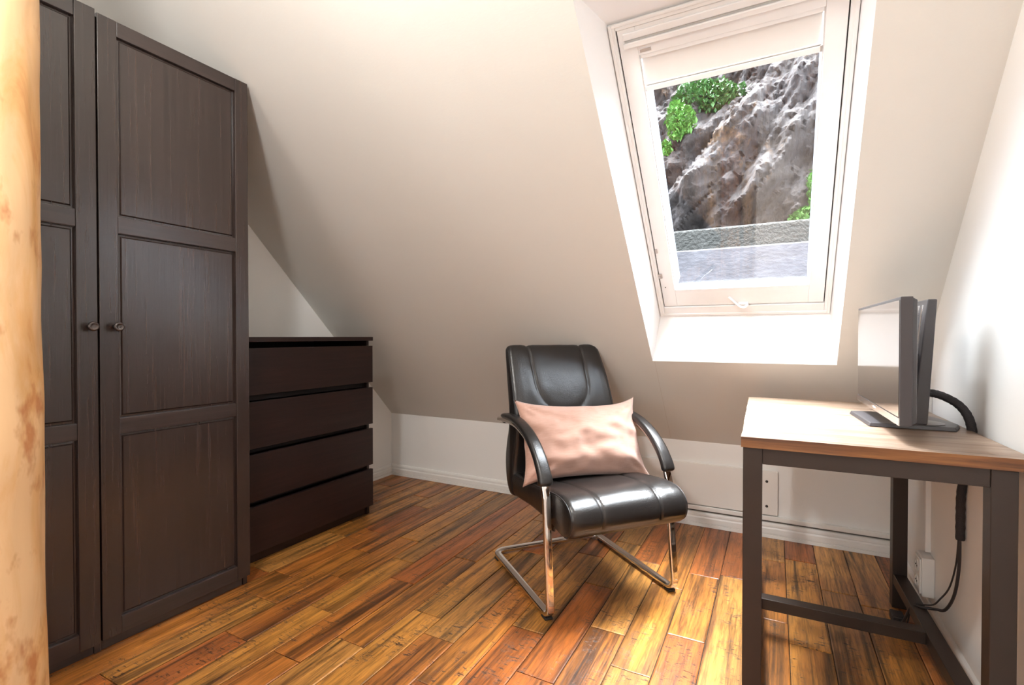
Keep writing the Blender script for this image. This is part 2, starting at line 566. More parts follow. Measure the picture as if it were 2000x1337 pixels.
random.seed(11)
W = 0.12
cols = []
x = -0.312
while x > XL: x -= W
joints = {(-1.32): [1.025, 1.565], (-1.56): [1.018, 1.467, 1.903], (-1.44): [1.265, 1.713], (-1.20): [1.17, 1.85],
          (-0.96): [1.322, 2.05], (-1.68): [1.213, 1.70], (-1.92): [1.785, 2.45], (-0.60): [1.30, 1.90, 2.36], (-0.37): [0.95, 1.454, 2.02],
          (-0.25): [1.10, 1.70, 2.18], (-0.01): [1.5, 1.95, 2.47], (0.11): [1.25, 1.83, 2.52], (0.23): [1.6, 2.28], (-0.48): [1.06, 1.62, 2.2],
          (-0.13): [0.9, 1.33, 2.22], (-0.72): [0.98, 1.50, 2.15], (-0.84): [1.13, 1.75, 2.3], (-1.08): [1.42, 1.98, 2.42], (-1.80): [1.38, 1.9, 2.3]}
def plank(x0, x1, y0, y1):
    bm = bmesh.new()
    g = 0.0013
    t = random.uniform(-0.0010, 0.0)
    tilt = random.uniform(-0.0004, 0.0004)
    x0 += g; x1 -= g; y0 += g; y1 -= g
    e = 0.0032
    cx_, cy_ = (x0 + x1) / 2, (y0 + y1) / 2
    lo = [(x0, y0), (x1, y0), (x1, y1), (x0, y1)]
    hi = [(x0 + e, y0 + e), (x1 - e, y0 + e), (x1 - e, y1 - e), (x0 + e, y1 - e)]
    A_ = [bm.verts.new((a - cx_, b - cy_, -0.0058)) for a, b in lo]
    B_ = [bm.verts.new((a - cx_, b - cy_, t - 0.0016)) for a, b in lo]
    C_ = [bm.verts.new((a - cx_, b - cy_, t + (tilt if a > cx_ else -tilt))) for a, b in hi]
    for k in range(4):
        j = (k + 1) % 4
        bm.faces.new((A_[k], A_[j], B_[j], B_[k])); bm.faces.new((B_[k], B_[j], C_[j], C_[k]))
    bm.faces.new(C_); bm.faces.new(A_[::-1])
    o = obj('floor_plank', bm, M['plank'], floor, local=True)
    o.location = (cx_, cy_, 0)
while x < XR:
    x0, x1 = max(x, XL), min(x + W, XR)
    xc = x + W / 2
    js = [j for k, j in joints.items() if abs(k - xc) < 0.04]
    js = sorted(js[0]) if js else []
    if not js:
        y = random.uniform(0.5, 1.1)
        while y < YK - .2:
            js.append(y); y += random.uniform(0.35, 0.8)
    y = js[0] - random.uniform(0.4, 0.8)
    while y > -0.3:
        js.insert(0, y); y -= random.uniform(0.4, 0.9)
    ends = [YB] + js + [YK]
    for a, b_ in zip(ends, ends[1:]):
        plank(x0, x1, a, b_)
    x += W

# slope local frame: u = X, v = up the slope, w = outward normal
def SL(u, v, w=0.0):
    return Vector((u, YK - v * cA + w * sA, ZK + v * sA + w * cA))
SLM = Matrix(((1, 0, 0, 0), (0, -cA, sA, YK), (0, sA, cA, ZK), (0, 0, 0, 1)))
v_lo, v_hi = 0.0, (ZC - ZK) / sA
ub0, ub1, vb = -0.497, 0.220, 0.608
ut0, ut1, vt = -0.503, 0.209, 2.098
fu0, fu1, fv0, fv1, FW = -0.463, 0.196, 0.752, 1.953, 0.15

bm = bmesh.new()
TH = 0.012
def slab_quad(pts):
    a = [bm.verts.new(SL(u, v_, 0)) for u, v_ in pts]
    b_ = [bm.verts.new(SL(u, v_, TH)) for u, v_ in pts]
    bm.faces.new(a); bm.faces.new(b_[::-1])
    n = len(pts)
    for k in range(n):
        j = (k + 1) % n
        bm.faces.new((a[k], b_[k], b_[j], a[j]))
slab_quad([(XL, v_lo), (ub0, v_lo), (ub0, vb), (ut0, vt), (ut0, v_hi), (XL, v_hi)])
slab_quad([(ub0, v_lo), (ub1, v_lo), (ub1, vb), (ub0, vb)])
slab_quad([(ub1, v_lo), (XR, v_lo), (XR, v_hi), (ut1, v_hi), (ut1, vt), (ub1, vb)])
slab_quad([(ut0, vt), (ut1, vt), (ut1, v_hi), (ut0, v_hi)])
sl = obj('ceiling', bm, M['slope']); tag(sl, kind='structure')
# hairline board joint below the skylight
bm = bmesh.new()
box(bm, -0.4885, -0.4870, v_lo + .01, vb - .004, -0.0006, 0.001, M=SLM)
j = obj('trim_3', bm, simple('joint_line', (0.60, 0.56, 0.50), 0.7)); tag(j, kind='structure')

# flat ceiling above the frame
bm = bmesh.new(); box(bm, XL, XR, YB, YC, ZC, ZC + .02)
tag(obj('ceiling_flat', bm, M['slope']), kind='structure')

def prism(name, pts2, axis, a, b_, m):
    bm = bmesh.new()
    f = (lambda p, t: (t, p[0], p[1])) if axis == 'x' else (lambda p, t: (p[0], t, p[1]))
    A_ = [bm.verts.new(f(p, a)) for p in pts2]; B_ = [bm.verts.new(f(p, b_)) for p in pts2]
    bm.faces.new(A_); bm.faces.new(B_[::-1])
    n = len(pts2)
    for k in range(n):
        jj = (k + 1) % n
        bm.faces.new((A_[k], B_[k], B_[jj], A_[jj]))
    o = obj(name, bm, m); tag(o, kind='structure'); return o
side = [(YB, -0.006), (YK, -0.006), (YK, ZK), (YC, ZC), (YB, ZC)]
prism('wall_left', side, 'x', XL, XL - .1, M['wall'])
prism('wall_right', side, 'x', XR, XR + .1, M['wall'])
prism('wall_knee', [(XL - .1, -0.006), (XR + .1, -0.006), (XR + .1, ZK + .02), (XL - .1, ZK + .02)], 'y', YK, YK + .1, M['wall'])
prism('wall_back', [(XL - .1, -0.006), (XR + .1, -0.006), (XR + .1, ZC), (XL - .1, ZC)], 'y', YB, YB - .1, M['wall'])

# baseboards with bead moulding
def baseboard(name, p0, p1, nrm):
    prof = [(0, 0), (0.015, 0), (0.015, 0.0165), (0.0105, 0.0175), (0.0105, 0.0200), (0.015, 0.0215), (0.0155, 0.045), (0.0110, 0.051),
            (0.0105, 0.054), (0.0135, 0.0565), (0.0130, 0.066), (0.009, 0.074), (0.005, 0.0765), (0, 0.0765)]
    bm = bmesh.new()
    A_ = [bm.verts.new((p0[0] + nrm[0] * a, p0[1] + nrm[1] * a, z)) for a, z in prof]
    B_ = [bm.verts.new((p1[0] + nrm[0] * a, p1[1] + nrm[1] * a, z)) for a, z in prof]
    bm.faces.new(A_); bm.faces.new(B_[::-1])
    for k in range(len(prof)):
        jj = (k + 1) % len(prof)
        bm.faces.new((A_[k], B_[k], B_[jj], A_[jj]))
    tag(obj(name, bm, M['trimwhite']), kind='structure')
baseboard('baseboard_knee', (XL, YK), (XR, YK), (0, -1))
baseboard('baseboard_left', (XL, 2.10), (XL, YK - .0155), (1, 0))
baseboard('baseboard_right', (XR, YB), (XR, YK - .0155), (-1, 0))

# skylight reveal (four splayed boards)
def reveal(name, a, b_, c, d):
    # a,b on slope; c,d on frame plane; thickness away from the opening
    bm = bmesh.new()
    pts = [SL(*a, 0), SL(*b_, 0), SL(*c, FW + .012), SL(*d, FW + .012)]
    n = (pts[1] - pts[0]).cross(pts[3] - pts[0]).normalized()
    cen = SL((ub0 + ub1) / 2, (vb + vt) / 2, .08)
    if (pts[0] - cen).dot(n) < 0: n = -n
    A_ = [bm.verts.new(p) for p in pts]; B_ = [bm.verts.new(p + n * .012) for p in pts]
    bm.faces.new(A_); bm.faces.new(B_[::-1])
    for k in range(4):
        bm.faces.new((A_[k], B_[k], B_[(k + 1) % 4], A_[(k + 1) % 4]))
    o = obj(name, bm, M['reveal'], win); return o

win = bpy.data.objects.new('window_1', None); COL.objects.link(win); tag(win, kind='structure')
win.location = SL((fu0 + fu1) / 2, (fv0 + fv1) / 2, FW)
reveal('reveal_board', (ub0, vb), (ub1, vb), (fu1, fv0), (fu0, fv0))
reveal('reveal_board', (ut0, vt), (ut1, vt), (fu1, fv1), (fu0, fv1))
reveal('reveal_board', (ub0, vb), (ut0, vt), (fu0, fv1), (fu0, fv0))
reveal('reveal_board', (ub1, vb), (ut1, vt), (fu1, fv1), (fu1, fv0))

def slbox(bm, u0, u1, v0, v1, w0, w1): box(bm, u0, u1, v0, v1, w0, w1, M=SLM)
def sl_frame(name, u0, u1, v0, v1, tl, tr_, tb, tt, w0, w1, m, parent=win, bevel=.002):
    bm = bmesh.new()
    slbox(bm, u0, u0 + tl, v0, v1, w0, w1); slbox(bm, u1 - tr_, u1, v0, v1, w0, w1)
    slbox(bm, u0 + tl, u1 - tr_, v0, v0 + tb, w0, w1); slbox(bm, u0 + tl, u1 - tr_, v1 - tt, v1, w0, w1)
    return obj(name, bm, m, parent, bevel=bevel)
# outer frame (thin lip visible), dark gap, sash
sl_frame('window_frame', fu0, fu1, fv0, fv1, .021, .021, .050, .020, FW, FW + .11, M['frame'])
sl_frame('window_frame_lip', fu0 + .001, fu1 - .001, fv0 + .001, fv1 - .001, .010, .010, .012, .009, FW - .004, FW + .001, M['frame'])
sl_frame('window_gasket', fu0 + .021, fu1 - .021, fv0 + .050, fv1 - .020, .004, .004, .004, .003, FW + .012, FW + .10, M['gasket'], bevel=0)
su0, su1, sv0, sv1 = fu0 + .0245, fu1 - .0245, fv0 + .0535, fv1 - .0205
gu0, gu1, gv0, gv1 = -0.383, 0.119, 0.897, 1.848
sl_frame('window_sash', su0, su1, sv0, sv1, gu0 - su0, su1 - gu1, gv0 - sv0, sv1 - gv1, FW + .004, FW + .042, M['frame'])
# ventilation flap bar across the top of the sash
bm = bmesh.new()
slbox(bm, su0 + .016, su1 - .016, gv1 + .030, gv1 + .046, FW - .010, FW + .006)
slbox(bm, su0 + .016, su1 - .016, gv1 + .052, sv1 - .012, FW - .003, FW + .006)
obj('ventilation_flap', bm, M['frame'], win, bevel=.003)
bm = bmesh.new()
slbox(bm, su0 + .02, su1 - .02, gv1 + .0465, gv1 + .0515, FW + .000, FW + .0075)
obj('flap_groove', bm, simple('groove_grey', (0.55, 0.54, 0.52), .6), win)
# outside cladding tunnel beyond the pane
sl_frame('window_cladding', gu0 - .03, gu1 + .03, gv0 - .03, gv1 + .03, .028, .028, .028, .028, FW + .043, FW + .052, M['cladding'])
for a_, b__ in ((gu0 - .03, gu0 + .004), (gu1 - .002, gu1 + .03)):
    bm = bmesh.new(); slbox(bm, a_, b__, gv0 - .02, gv1 + .03, FW + .052, FW + .130)
    obj('side_cladding', bm, M['cladding'], win)
bm = bmesh.new(); slbox(bm, gu0 - .004, gu1 + .004, gv0 - .004, gv1 + .004, FW + .030, FW + .034)
obj('window_pane', bm, M['glass'], win)
# dark glazing bead
sl_frame('glazing_seal', gu0 - .001, gu1 + .001, gv0 - .001, gv1 + .001, .0022, .0022, .002, .002, FW + .020, FW + .029, M['gasket'], bevel=0)
# outer rain flashing round the window so that no light leaks
sl_frame('window_flashing', fu0 - .16, fu1 + .16, fv0 - .25, fv1 + .25, .17, .17, .26, .26, FW + .085, FW + .095, M['cladding'], bevel=0)
# espagnolette bits on the left sash edge
bm = bmesh.new()
slbox(bm, su0 - .004, su0 + .012, 0.968, 0.990, FW - .004, FW + .006)
slbox(bm, su0 + .001, su0 + .010, 1.098, 1.118, FW - .002, FW + .006)
lathe(bm, [(0.004, -.008), (0.004, 0.004)], SLM @ Matrix.Translation((su0 + .002, 0.979, FW)), 10)
obj('latch_plate', bm, M['steel'], win, bevel=.001)
bm = bmesh.new(); lathe(bm, [(0.002, -.001), (0.002, 0.004)], SLM @ Matrix.Translation((su0 + .018, 0.915, FW + .002)), 8)
obj('screw', bm, M['black_hole'], win)
# clear plastic pull hook at the sill
bm = bmesh.new()
hook = [SL(-0.170, sv0 + .046, FW), SL(-0.150, sv0 + .030, FW - .012), SL(-0.128, sv0 + .010, FW - .022), SL(-0.110, sv0 + .006, FW - .022), SL(-0.098, sv0 + .014, FW - .014)]
sweep(bm, catmull(hook, 5), rrect(.014, .006, .002), (0, sA, cA))
box(bm, -.135, -.095, sv0 - .002, sv0 + .014, FW - .012, FW + .004, M=SLM)
obj('window_hook', bm, M['plastic_white'], win, smooth=True, angle=40)

# exterior roof above and below the opening (what holds the weather out)
bm = bmesh.new()
def roofq(u0, u1, v0, v1): slbox(bm, u0, u1, v0, v1, FW + .085, FW + .10)
roofq(XL - .3, fu0 - .15, v_lo - .4, v_hi + .6); roofq(fu1 + .15, XR + .5, v_lo - .4, v_hi + .6)
roofq(fu0 - .15, fu1 + .15, v_lo - .4, fv0 - .24); roofq(fu0 - .15, fu1 + .15, fv1 + .24, v_hi + .6)
tag(obj('roof', bm, simple('roof_felt', (0.06, 0.06, 0.065), .8)), kind='structure')

# blind
blind = thing('roller_blind', 'white roller blind pulled partly down over the top of the skylight pane', 'blind', SL((gu0 + gu1) / 2, gv1, FW + .02))
vbl = 1.733
bm = bmesh.new()
n = 24
for i in range(n):
    u0_, u1_ = gu0 + .006 + (gu1 - gu0 - .012) * i / n, gu0 + .006 + (gu1 - gu0 - .012) * (i + 1) / n
    w0_ = FW + .019 + .0012 * sin(i * .9); w1_ = FW + .019 + .0012 * sin((i + 1) * .9)
    q = [SL(u0_, vbl + .012, w0_), SL(u1_, vbl + .012, w1_), SL(u1_, gv1 - .004, w1_), SL(u0_, gv1 - .004, w0_)]
    poly(bm, q); poly(bm, [p + SLM.to_3x3() @ Vector((0, 0, .0012)) for p in q])
bmesh.ops.remove_doubles(bm, verts=bm.verts[:], dist=1e-5)
obj('blind_fabric', bm, M['blind'], blind, smooth=True)
bm = bmesh.new(); slbox(bm, gu0 + .004, gu1 - .004, vbl, vbl + .017, FW + .012, FW + .022)
slbox(bm, gu0 + .004, gu1 - .004, vbl + .019, vbl + .023, FW + .014, FW + .022)
obj('bottom_rail', bm, M['frame'], blind, bevel=.002)
bm = bmesh.new(); slbox(bm, gu1 - .008, gu1 - .001, vbl + .001, vbl + .019, FW + .010, FW + .023)
obj('end_cap', bm, M['grey_plate'], blind, bevel=.001)
for s in (gu0 + .0005, gu1 - .0035):
    bm = bmesh.new(); slbox(bm, s, s + .003, gv0, gv1, FW + .010, FW + .020)
    obj('side_rail', bm, M['frame'], blind)
bm = bmesh.new(); slbox(bm, gu0 + .004, gu1 - .004, gv1 - .012, gv1 + .001, FW + .008, FW + .022)
obj('blind_cassette', bm, M['frame'], blind, bevel=.002)
bm = bmesh.new(); slbox(bm, gu0 + .006, gu0 + .040, gv1 + .008, gv1 + .017, FW + .0015, FW + .0045)
obj('rating_plate', bm, M['grey_plate'], win)

# ------------------------------------------------------------------ knee wall fittings
# screwed white board
bd = thing('mounting_board', 'long white board screwed low on the knee wall beside the desk', 'board', (-0.3, YK, 0.11))
bxo('board_panel', (-0.64, 0.020, YK - .016, YK, 0.112, 0.330), M['trimwhite'], bd, bevel=.002)
for z in (0.277, 0.155):
    bm = bmesh.new(); lathe(bm, [(0.0065, 0), (0.0065, .0015), (0.004, .0022)], Matrix.Translation((-0.028, YK - .016, z)) @ Matrix.Rotation(pi / 2, 4, 'X'), 12)
    obj('screw', bm, M['black_hole'], bd)
# cable channel
ch = thing('cable_channel', 'narrow white cable channel running along the knee wall above the baseboard', 'cable channel', (0, YK, 0.085))
bxo('channel_body', (-0.64, XR - .003, YK - .020, YK, 0.0855, 0.108), M['trimwhite'], ch, bevel=.003)
bxo('channel_shade_strip', (-0.64, XR - .003, YK - .012, YK, 0.0790, 0.0855), simple('shade_grey', (0.12, 0.11, 0.10), .8), ch)  # shade under the channel, put in as a dark grey strip

# socket and conduit on right wall
co = thing('wall_conduit', 'white vertical conduit on the right wall running down to the socket', 'conduit', (XR, 2.20, 0.23))
bxo('conduit_body', (XR - .016, XR, 2.188, 2.226, 0.242, 0.80), M['plastic_white'], co, bevel=.002)
so = thing('wall_socket', 'white double wall socket low on the right wall behind the desk leg', 'socket', (XR, 2.17, 0.11))
bxo('socket_box', (XR - .036, XR, 2.135, 2.215, 0.105, 0.238), M['plastic_white'], so, bevel=.004)
fpl = bxo('socket_face', (XR - .041, XR - .036, 2.140, 2.210, 0.112, 0.231), M['plastic_white'], so, bevel=.0015)
for z in (0.145, 0.198):
    bm = bmesh.new(); lathe(bm, [(0.0195, 0), (0.0195, .002), (0.016, .002), (0.016, .0008)], Matrix.Translation((XR - .041, 2.175, z)) @ Matrix.Rotation(-pi / 2, 4, 'Y'), 20)
    obj('socket_ring', bm, M['plastic_white'], fpl, smooth=True, angle=40)
    for dy in (-.0095, .0095):
        bm = bmesh.new(); lathe(bm, [(0.0028, 0), (0.0028, .0026)], Matrix.Translation((XR - .041, 2.175 + dy, z)) @ Matrix.Rotation(-pi / 2, 4, 'Y'), 8)
        obj('pin_hole', bm, M['black_hole'], fpl)

# ------------------------------------------------------------------ wardrobe
XF = -1.845          # front face of doors
WY0, WY1, WYM = 0.235, 1.259, 0.760
wd = thing('wardrobe', 'tall black-brown wooden wardrobe with two panelled doors, standing against the left wall', 'wardrobe', (-2.13, 0.75, 0))
bx = -2.425
XB = XF - .024
for y in (WY0, WY1 - .018): bxo('side_panel', (bx, XB, y, y + .018, 0, 1.984), M['ward'], wd, bevel=.001)
bxo('centre_partition', (bx, XB, WYM - .009, WYM + .009, 0, 1.984), M['ward'], wd, bevel=.001)
bxo('top_panel', (bx, XB - .001, WY0 + .018, WY1 - .018, 1.966, 1.984), M['ward_h'], wd)
bxo('bottom_panel', (bx, XB - .001, WY0 + .018, WY1 - .018, 0.045, 0.063), M['ward_h'], wd)
bxo('back_panel', (bx, bx + .006, WY0 + .018, WY1 - .018, 0.063, 1.966), M['ward'], wd)
for a, b_ in ((WY0 + .018, WYM - .009), (WYM + .009, WY1 - .018)):
    bxo('plinth', (XB - .022, XB - .004, a + .001, b_ - .001, 0, 0.0445), M['ward_h'], wd, bevel=.001)

def ward_door(y0, y1, hinge_y, ang, knob_y, ztop):
    """door hung on its hinge line, panels and rails are its sub-parts"""
    d = bpy.data.objects.new('door', None)
    COL.objects.link(d); d.parent = wd
    hinge = Vector((XF - .022, hinge_y, 0))
    d.location = hinge - wd.location
    d.rotation_euler = (0, 0, ang)
    def p(name, y0_, y1_, z0_, z1_, x0_, x1_, m, bev=.0018):
        bm = bmesh.new()
        box(bm, x0_ - hinge.x, x1_ - hinge.x, y0_ - hinge_y, y1_ - hinge_y, z0_, z1_)
        obj(name, bm, m, d, bevel=bev, local=True)
    z0, z1 = 0.040, ztop
    st = 0.052
    p('door_stile', y0, y0 + st, z0, z1, XF - .020, XF, M['ward'])
    p('door_stile', y1 - st, y1, z0, z1, XF - .020, XF, M['ward'])
    rails = [(z0, .093), (.680, .730), (1.318, 1.370), (z1 - .048, z1)]
    for a, b_ in rails:
        p('door_rail', y0 + st, y1 - st, a, b_, XF - .020, XF - .0012, M['ward_h'])
    for (a, b_), (c, e) in zip(rails, rails[1:]):
        # recessed field with a raised flat centre and a thin lip, separate panel per opening
        bm = bmesh.new()
        ya, yb = y0 + st - .002, y1 - st + .002
        def ring(o_, x_): return [bm.verts.new((x_ - hinge.x, yy - hinge_y, zz)) for yy, zz in ((ya + o_, b_ - .002 + o_), (yb - o_, b_ - .002 + o_), (yb - o_, c + .002 - o_), (ya + o_, c + .002 - o_))]
        R = [ring(0, XF - .016), ring(0, XF - .0115), ring(.010, XF - .0105), ring(.014, XF - .0068)]
        for q in range(3):
            for k in range(4):
                bm.faces.new((R[q][k], R[q][(k + 1) % 4], R[q + 1][(k + 1) % 4], R[q + 1][k]))
        bm.faces.new(R[3]); bm.faces.new(R[0][::-1])
        obj('door_panel', bm, M['ward'], d, local=True)
    bm = bmesh.new()
    Mk = Matrix.Translation((XF - hinge.x, knob_y - hinge_y, 1.021)) @ Matrix.Rotation(pi / 2, 4, 'Y')
    lathe(bm, [(0.008, 0), (0.0065, .004), (0.0055, .012), (0.008, .017), (0.013, .021), (0.0148, .026), (0.0135, .031), (0.0095, .0335), (0.009, .0325), (0.003, .0332)], Mk, 22)
    obj('door_knob', bm, M['knob'], d, smooth=True, local=True)
    return d
ward_door(WYM + .0035, WY1 - .002, WY1 - .002, 0.0, 0.803, 1.986)
ward_door(WY0 + .002, WYM - .0035, WY0 + .002, -radians(0.75), 0.735, 1.990)

# ------------------------------------------------------------------ chest of drawers
CX, CY0, CY1 = -1.975, 1.285, 2.082
cd = thing('chest_of_drawers', 'dark brown chest of four wide handleless drawers beside the wardrobe', 'chest of drawers', (-2.2, 1.68, 0))
cb = -2.43
carc = CX - .030
for y in (CY0, CY1 - .018): bxo('side_panel', (cb, carc, y, y + .018, 0, 0.967), M['chest'], cd, bevel=.001)
bxo('top_panel', (cb, CX + .002, CY0, CY1, 0.967, 0.988), M['chest'], cd, bevel=.0015)
bxo('back_panel', (cb, cb + .006, CY0 + .018, CY1 - .018, 0.04, 0.967), M['chest_in'], cd)
bxo('plinth', (carc - .030, carc - .012, CY0 + .018, CY1 - .018, 0, 0.062), M['chest'], cd)
bxo('bottom_panel', (cb + .006, carc - .012, CY0 + .018, CY1 - .018, 0.045, 0.062), M['chest_in'], cd)
for z0, z1 in ((0.738, 0.940), (0.507, 0.709), (0.280, 0.481), (0.052, 0.255)):
    dr = thing('drawer', None, None, (0, 0, 0)); dr.parent = cd
    dr.location = Vector((CX, 1.68, z0)) - cd.location
    bxo('drawer_front', (CX - .019, CX, CY0 + .001, CY1 - .001, z0, z1), M['chest'], dr, bevel=.0012)
    bm = bmesh.new()
    box(bm, cb + .03, CX - .0195, CY0 + .024, CY0 + .036, z0 + .012, z1 - .018)
    box(bm, cb + .03, CX - .0195, CY1 - .036, CY1 - .024, z0 + .012, z1 - .018)
    box(bm, cb + .03, CX - .0195, CY0 + .036, CY1 - .036, z0 + .012, z0 + .018)
    obj('drawer_box', bm, M['chest_in'], dr)
for z in (0.722, 0.494, 0.267):
    bxo('cross_rail', (carc - .040, carc - .020, CY0 + .018, CY1 - .018, z - .012, z + .010), M['chest_in'], cd)

# ------------------------------------------------------------------ post
PXc, PYc, PR = -1.448, 0.366, 0.120
bm = bmesh.new()
rings = []
nz, na = 90, 40
for i in range(nz + 1):
    z = ZC * i / nz - (0 if i else 0)
    ring = []
    for k in range(na):
        a = 2 * pi * k / na
        r = PR + 0.006 * noise.noise(Vector((cos(a) * 1.3, sin(a) * 1.3, z * 1.7))) + 0.0035 * noise.noise(Vector((cos(a) * 3, sin(a) * 3, z * 7 + 5)))
        r += 0.005 * exp(-((z - 0.75) / .12) ** 2) * max(0, cos(a - 0.5))
        ring.append(bm.verts.new((PXc + r * cos(a), PYc + r * sin(a), z)))
    rings.append(ring)
for i in range(nz):
    for k in range(na):
        bm.faces.new((rings[i][k], rings[i][(k + 1) % na], rings[i + 1][(k + 1) % na], rings[i + 1][k]))
bm.faces.new(rings[0][::-1]); bm.faces.new(rings[-1])
po = obj('timber_post', bm, M['post'], smooth=True)
tag(po, 'peeled pale pine log post with orange-brown flecks in front of the wardrobe', 'post')

# ------------------------------------------------------------------ desk
DZ = 0.738
ROT = radians(1.25)
DX, DY = -0.072, 1.376         # front left corner of the top (world)
dk = thing('desk', 'small desk with reclaimed wood top on a square brown steel frame', 'desk', (DX, DY, 0), ROT)
DW, DL, TT = 0.548, 0.916, 0.026
# top slab with slightly uneven sawn edges
bm = bmesh.new()
def slab_top(bm, x0, x1, y0, y1, z0, z1, nx=24, ny=30):
    def jit(x_, y_, z_):
        return Vector((x_ + .0015 * noise.noise(Vector((x_ * 9, y_ * 14, z_ * 20))), y_ + .0022 * noise.noise(Vector((x_ * 11 + 7, y_ * 9, z_ * 30))), z_))
    g = {}
    for i in range(nx + 1):
        for j_ in range(ny + 1):
            x_ = x0 + (x1 - x0) * i / nx; y_ = y0 + (y1 - y0) * j_ / ny
            g[i, j_] = bm.verts.new(jit(x_, y_, z1) + Vector((0, 0, .0006 * noise.noise(Vector((x_ * 4, y_ * 40, 0))))))
            if i in (0, nx) or j_ in (0, ny):
                g[i, j_, 'b'] = bm.verts.new(jit(x_, y_, z0))
    for i in range(nx):
        for j_ in range(ny):
            bm.faces.new((g[i, j_], g[i + 1, j_], g[i + 1, j_ + 1], g[i, j_ + 1]))
    for i in range(nx):
        for j_ in (0, ny):
            bm.faces.new((g[i, j_], g[i + 1, j_], g[i + 1, j_, 'b'], g[i, j_, 'b']))
    for j_ in range(ny):
        for i in (0, nx):
            bm.faces.new((g[i, j_], g[i, j_ + 1], g[i, j_ + 1, 'b'], g[i, j_, 'b']))
    bm.faces.new([g[0, 0, 'b'], *[g[i, 0, 'b'] for i in range(1, nx + 1)], *[g[nx, j_, 'b'] for j_ in range(1, ny + 1)],
                  *[g[i, ny, 'b'] for i in range(nx - 1, -1, -1)], *[g[0, j_, 'b'] for j_ in range(ny - 1, 0, -1)]])
slab_top(bm, 0, DW, 0, DL, DZ - TT, DZ)
top = obj('desk_top', bm, M['desktop'], dk, local=True)
top.data.materials.append(M['deskedge'])
for p in top.data.polygons:
    if abs(p.normal.z) < 0.5: p.material_index = 1
LW = 0.044
zt = DZ - TT - .0005
lx0, lx1 = 0.004, DW - .026
ly0, ly1 = 0.006, DL - .012
for x_ in (lx0, lx1 - LW):
    for y_ in (ly0, ly1 - LW):
        bxo('leg', (x_, x_ + LW, y_, y_ + LW, 0, zt), M['deskmetal'], dk, bevel=.002, local=True)
rh, rz = 0.036, 0.088
for y_ in (ly0 + .002, ly1 - LW + .002):
    bxo('top_rail', (lx0 + LW, lx1 - LW, y_, y_ + LW - .004, zt - .040, zt), M['deskmetal'], dk, bevel=.0015, local=True)
for x_ in (lx0 + .002, lx1 - LW + .002):
    bxo('top_rail', (x_, x_ + LW - .004, ly0 + LW, ly1 - LW, zt - .040, zt), M['deskmetal'], dk, bevel=.0015, local=True)
    bxo('stretcher', (x_, x_ + LW - .004, ly0 + LW, ly1 - LW, rz, rz + rh), M['deskmetal'], dk, bevel=.0015, local=True)
yc = 0.455
bxo('stretcher', (lx0 + LW - .002, lx1 - LW + .002, yc, yc + .040, rz, rz + rh), M['deskmetal'], dk, bevel=.0015, local=True)

# ------------------------------------------------------------------ monitor
mo = thing('monitor', 'black flat computer monitor with a leaning stand on a flat foot, on the desk', 'monitor', (0.2555, 1.7345, DZ + .0009), radians(1.3))
def lb(name, d, m, parent=mo, bevel=.001): return bxo(name, d, m, parent, bevel=bevel, local=True)
hl = 0.2805
z0, z1 = 0.041, 0.345
hs = lb('monitor_housing', (0.0, 0.024, -hl, hl, z0, z1), M['monitor'], bevel=.002)
lb('screen', (-0.0012, 0.0005, -hl + .008, hl - .008, z0 + .020, z1 - .008), M['screen'], hs, bevel=0)
lb('chin_bezel', (-0.002, 0.0, -hl, hl, z0, z0 + .018), M['silver'], hs, bevel=.0005)
lb('brand_mark', (-0.0026, -0.002, -.016, .016, z0 + .0075, z0 + .0115), M['plastic_white'], hs, bevel=0)
# bulged back shell
bm = bmesh.new()
R = []
for x_, o_ in ((0.024, .004), (0.034, .012), (0.042, .045), (0.046, .09)):
    R.append([bm.verts.new((x_, yy, zz)) for yy, zz in ((-hl + o_, z0 + o_ * .6), (hl - o_, z0 + o_ * .6), (hl - o_, z1 - o_ * .6), (-hl + o_, z1 - o_ * .6))])
for q in range(3):
    for k in range(4): bm.faces.new((R[q][k], R[q][(k + 1) % 4], R[q + 1][(k + 1) % 4], R[q + 1][k]))
bm.faces.new(R[3]); bm.faces.new(R[0][::-1])
obj('back_shell', bm, M['monitor'], mo, local=True, bevel=.002)
# stand column, leaning away from the screen
def hexa(name, pts, m, parent, bevel=.002):
    bm = bmesh.new(); v = [bm.verts.new(p) for p in pts]
    for f in ((0, 1, 2, 3), (7, 6, 5, 4), (0, 4, 5, 1), (1, 5, 6, 2), (2, 6, 7, 3), (3, 7, 4, 0)): bm.faces.new([v[i] for i in f])
    return obj(name, bm, m, parent, local=True, bevel=bevel)
sy0, sy1 = -0.030, 0.078
colm = hexa('stand_column', [(.078, sy0, .012), (.112, sy0, .012), (.112, sy1, .012), (.078, sy1, .012),
                      (.109, sy0, .352), (.130, sy0, .352), (.130, sy1, .352), (.109, sy1, .352)], M['monitor_stand'], mo, .003)
for yy in (.000, .035):
    hexa('slide_rail', [(.0915, yy, .17), (.096, yy, .17), (.096, yy + .014, .17), (.0915, yy + .014, .17),
                        (.1055, yy, .338), (.1105, yy, .338), (.1105, yy + .014, .338), (.1055, yy + .014, .338)], M['silver'], colm, .001)
lb('tilt_bracket', (.044, .100, -.010, .055, .155, .205), M['monitor_stand'], mo, .004)
bm = bmesh.new(); lathe(bm, [(0.016, -.045), (0.016, .015)], Matrix.Translation((.070, .025, .165)) @ Matrix.Rotation(pi / 2, 4, 'X'), 16)
obj('tilt_hinge', bm, M['silver'], mo, local=True, smooth=True, angle=40)
